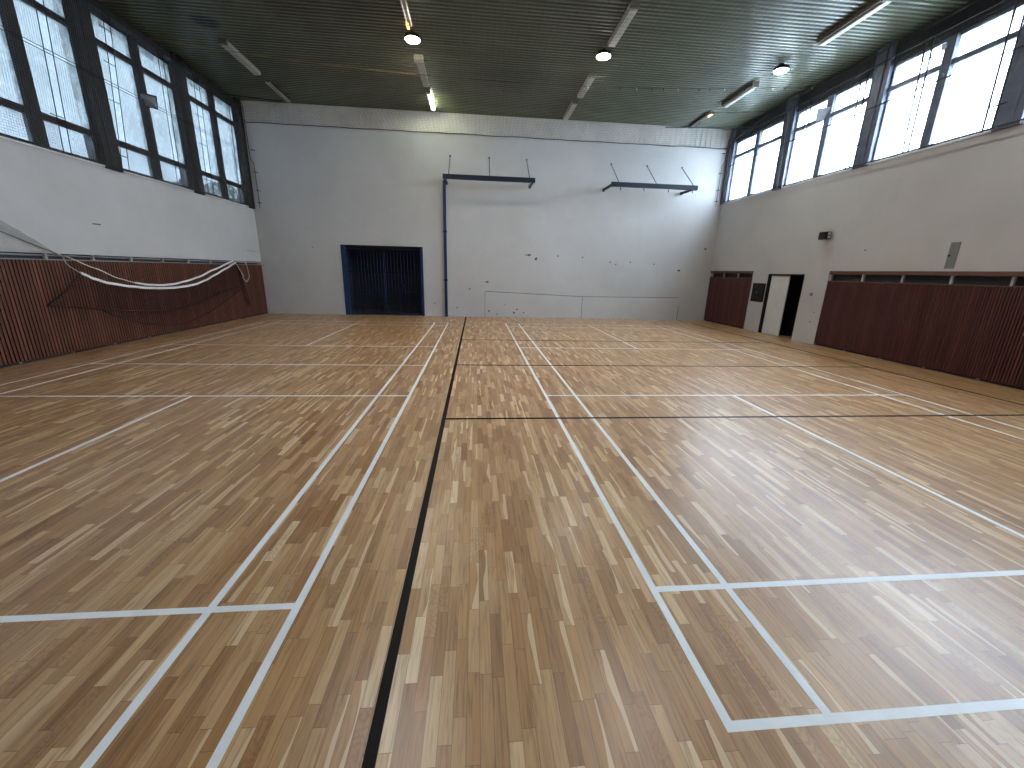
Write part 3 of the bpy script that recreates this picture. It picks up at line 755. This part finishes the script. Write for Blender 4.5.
def netting(mb, top, bot, y0, y1, step, r, dx, rows):
    n = int((y1 - y0) / step)
    for k in range(n + 1):
        y = y0 + (y1 - y0) * k / n
        za, zc = interp(top, y), interp(bot, y)
        if za - zc < .02: continue
        strand(mb, [Vector((NXL + dx, y, za)) - off, Vector((NXL + dx + .01, y, (za + zc) / 2)) - off, Vector((NXL + dx, y, zc)) - off], r)
    for j in range(rows + 1):
        f = j / rows
        strand(mb, [Vector((NXL + dx, y, interp(top, y) * (1 - f) + interp(bot, y) * f)) - off for y in [y0 + (y1 - y0) * k / 40 for k in range(41)]], r)
lo2 = [(7.2, .985)] + lo
b = MB(); netting(b, lo2, b1, 7.25, 13.7, .034, .0017, .005, 16); b.build('netting', M['bad_net'], t)
b = MB(); netting(b, lo, b2, 8.36, 13.6, .038, .0017, -.02, 20); b.build('netting', M['bad_net'], t)
b = MB(); b.tube(curve(b1, 7.2, 13.79, 50, .01), .015, 6); b.tube([Vector((NXL + .01, 8.03, 1.55)) - off, Vector((NXL + .01, 7.62, 1.22)) - off, Vector((NXL + .01, 7.2, .985)) - off], .015, 6); b.build('edge_cord', M['bad_net'], t, smooth=True)
b = MB(); b.tube(curve(b2, 8.34, 13.65, 50, -.015), .014, 6); b.build('edge_cord', M['bad_net'], t, smooth=True)
b = MB()
for k in range(14): b.tube([Vector((NXL, 13.6 + .017 * k, 1.84 - .02 * k)) - off, Vector((NXL + .02, 13.72 + .022 * k, 1.0 - .05 * (k % 5))) - off, Vector((NXL, 13.9 + .02 * k, .35 + .05 * (k % 4))) - off], .004, 4)
b.build('netting', M['bad_net'], t)
b = MB(); b.tube([Vector((NXL, y, z)) - off for y, z in ((13.5, 1.90), (13.62, 1.84), (13.80, 1.62), (13.95, 1.45), (13.90, 1.38), (14.0, 1.30), (14.10, 1.23), (14.22, 1.30), (14.33, 1.41), (14.31, 1.57), (14.27, 1.78), (14.20, 1.89), (14.0, 1.90), (13.62, 1.90))], .014, 6); b.build('rope', M['net_rope'], t, smooth=True)
b = MB(); b.tube([Vector((XL - .01, 7.72, 1.90)) - off, Vector((NXL, 7.72, 1.90)) - off, Vector((NXL + .02, 7.74, 1.86)) - off, Vector((NXL, 7.79, 1.89)) - off], .012, 6); b.build('hook', M['bracket'], t)
b = MB(); b.tube([Vector((XL - .01, 13.56, 1.92)) - off, Vector((NXL, 13.56, 1.92)) - off, Vector((NXL + .02, 13.56, 1.88)) - off], .012, 6); b.build('hook', M['bracket'], t)

# the pale net end tied up towards the camera
t = thing('volleyball_net', 'pale rolled net stretched down the left wall to the panelling edge', 'net', (NXL, 6.4, 2.2)); off = Vector(t.location)
def P2(y, z): return Vector((NXL, y, z)) - off
yA, yE = 5.2, 7.66
def zu(y): return 1.93 + (2.467 - 1.93) * (yE - y) / (yE - 6.832)
def zl(y): return 1.925 + (2.26 - 1.925) * (yE - y) / (yE - 6.777)
b = MB()
for k in range(9):
    f = k / 8; strand(b, [P2(yA, zu(yA) * (1 - f) + zl(yA) * f), P2(yE, 1.93)], .0035)
for k in range(90):
    y = yA + (yE - yA) * k / 90; strand(b, [P2(y, zu(y)), P2(y + .02, zl(y))], .0022)
b.build('netting', M['pale_net'], t)
b = MB(); b.tube([P2(yA, zu(yA)), P2(yE, 1.935)], .010, 6); b.build('rope', M['net_rope'], t)
b = MB(); b.tube([P2(yA, zl(yA)), P2(yE, 1.925)], .012, 6); b.build('rope', M['vent'], t)
b = MB()
for k in range(70):
    y = yA + (7.35 - yA) * k / 70; strand(b, [P2(y, zl(y)), P2(y - .03, 1.955)], .0018)
for k in range(6):
    f = (k + 1) / 7; strand(b, [P2(yA, zl(yA) * (1 - f) + 1.955 * f), P2(7.4, 1.97)], .0018)
o = b.build('netting', M['tape'], t)
b = MB(); b.tube([P2(yE, 1.93), P2(7.70, 1.915), P2(7.73, 1.90)], .014, 6); b.build('knot', M['net_rope'], t)

# ------------------------------------------------------------------ outside: ground, trees, a building past the left windows
b = MB(); b.box(-70, XL - .6, -40, 80, -.6, -.25); b.box(XR + .6, 60, -40, 80, -.6, -.25)
struct(b.build('ground_outside', M['ground']))
def tree(x, y, h, r, seed, label):
    rs = random.Random(seed)
    t = thing('tree', label, 'tree', (x, y, -.25), 'trees beyond the left windows')
    b = MB(); b.tube([(0, 0, 0), (.1, .05, h * .3), (.0, .1, h * .6), (.1, 0, h * .9)], [.28, .2, .13, .04], 8)
    for k in range(7):
        a = k * 2.4; z = h * (.4 + .07 * k); L_ = r * .8
        b.tube([(0, .05, z), (L_ * .5 * math.cos(a), L_ * .5 * math.sin(a), z + .5), (L_ * math.cos(a), L_ * math.sin(a), z + .8)], [.09, .05, .02], 5)
    b.build('trunk', M['bark'], t, smooth=True)
    b = MB()
    for k in range(2200):
        while True:
            p = Vector((rs.uniform(-1, 1), rs.uniform(-1, 1), rs.uniform(-1, 1)))
            if .3 < p.length < 1: break
        p = Vector((p.x * r, p.y * r, h * .68 + p.z * h * .34))
        u = Vector((rs.gauss(0, 1), rs.gauss(0, 1), rs.gauss(0, 1))).normalized(); v = u.orthogonal().normalized(); s = rs.uniform(.10, .2)
        b.quad(p - u * s, p - v * s * .6, p + u * s, p + v * s * .6)
    b.build('foliage', M['leaf'], t)
tree(-19, 31.5, 7.4, 2.2, 1, 'leafy tree seen through the left windows at the far corner')
tree(-18.5, 27.6, 6.9, 1.6, 2, 'smaller leafy tree nearer than the one at the far left window corner')

# ------------------------------------------------------------------ light
w = bpy.data.worlds.new('world'); SC.world = w; w.use_nodes = True
nt = w.node_tree; bg = nt.nodes['Background']
tc = nt.nodes.new('ShaderNodeTexCoord'); sp = nt.nodes.new('ShaderNodeSeparateXYZ'); nt.links.new(tc.outputs['Generated'], sp.inputs[0])
cl = ramp(nt, noise(nt, 1.6, 4, .55, tc.outputs['Generated']), [(.3, (.67, .79, 1.0)), (.7, (.77, .87, 1.0))])
nt.links.new(cl, bg.inputs['Color'])
bg.inputs['Strength'].default_value = 8.6
def portal(x, sg, z0, z1):
    l = bpy.data.lights.new('window_portal', 'AREA'); l.shape = 'RECTANGLE'; l.size = z1 - z0; l.size_y = YF - YB - .4
    l.cycles.is_portal = True
    o = bpy.data.objects.new('window_portal', l); COL.objects.link(o)
    o.location = (x, (YF + YB) / 2, (z0 + z1) / 2); o.rotation_euler = (0, -sg * PI / 2, 0)
portal(XL - .5, -1, SL - .1, TL + .1); portal(XR + .5, 1, SR - .1, TR + .1)

# ------------------------------------------------------------------ camera
f, px, py, pz, a, bb, cc = 403.065, -1.0452, -1.1383, 1.8209, -.2725, -.0261, -.0926
Rm = Matrix.Rotation(cc, 3, 'Z') @ Matrix.Rotation(a, 3, 'X') @ Matrix.Rotation(bb, 3, 'Y')
cam = bpy.data.cameras.new('camera'); co = bpy.data.objects.new('camera', cam); COL.objects.link(co)
cx_, fy_, uz_ = Rm.col[0], Rm.col[1], Rm.col[2]
mw = Matrix(((cx_[0], uz_[0], -fy_[0], px), (cx_[1], uz_[1], -fy_[1], py), (cx_[2], uz_[2], -fy_[2], pz), (0, 0, 0, 1)))
co.matrix_world = mw
cam.sensor_fit = 'HORIZONTAL'; cam.sensor_width = 36; cam.lens = f * 36 / 1024
cam.clip_start = .02; cam.clip_end = 300
SC.camera = co
SC.view_settings.view_transform = 'Standard'; SC.view_settings.look = 'None'
SC.view_settings.gamma = 1; SC.view_settings.use_curve_mapping = False
SC.view_settings.exposure = 2.17
SC.cycles.max_bounces = 10; SC.cycles.diffuse_bounces = 6; SC.cycles.transparent_max_bounces = 24
SC.cycles.use_denoising = True
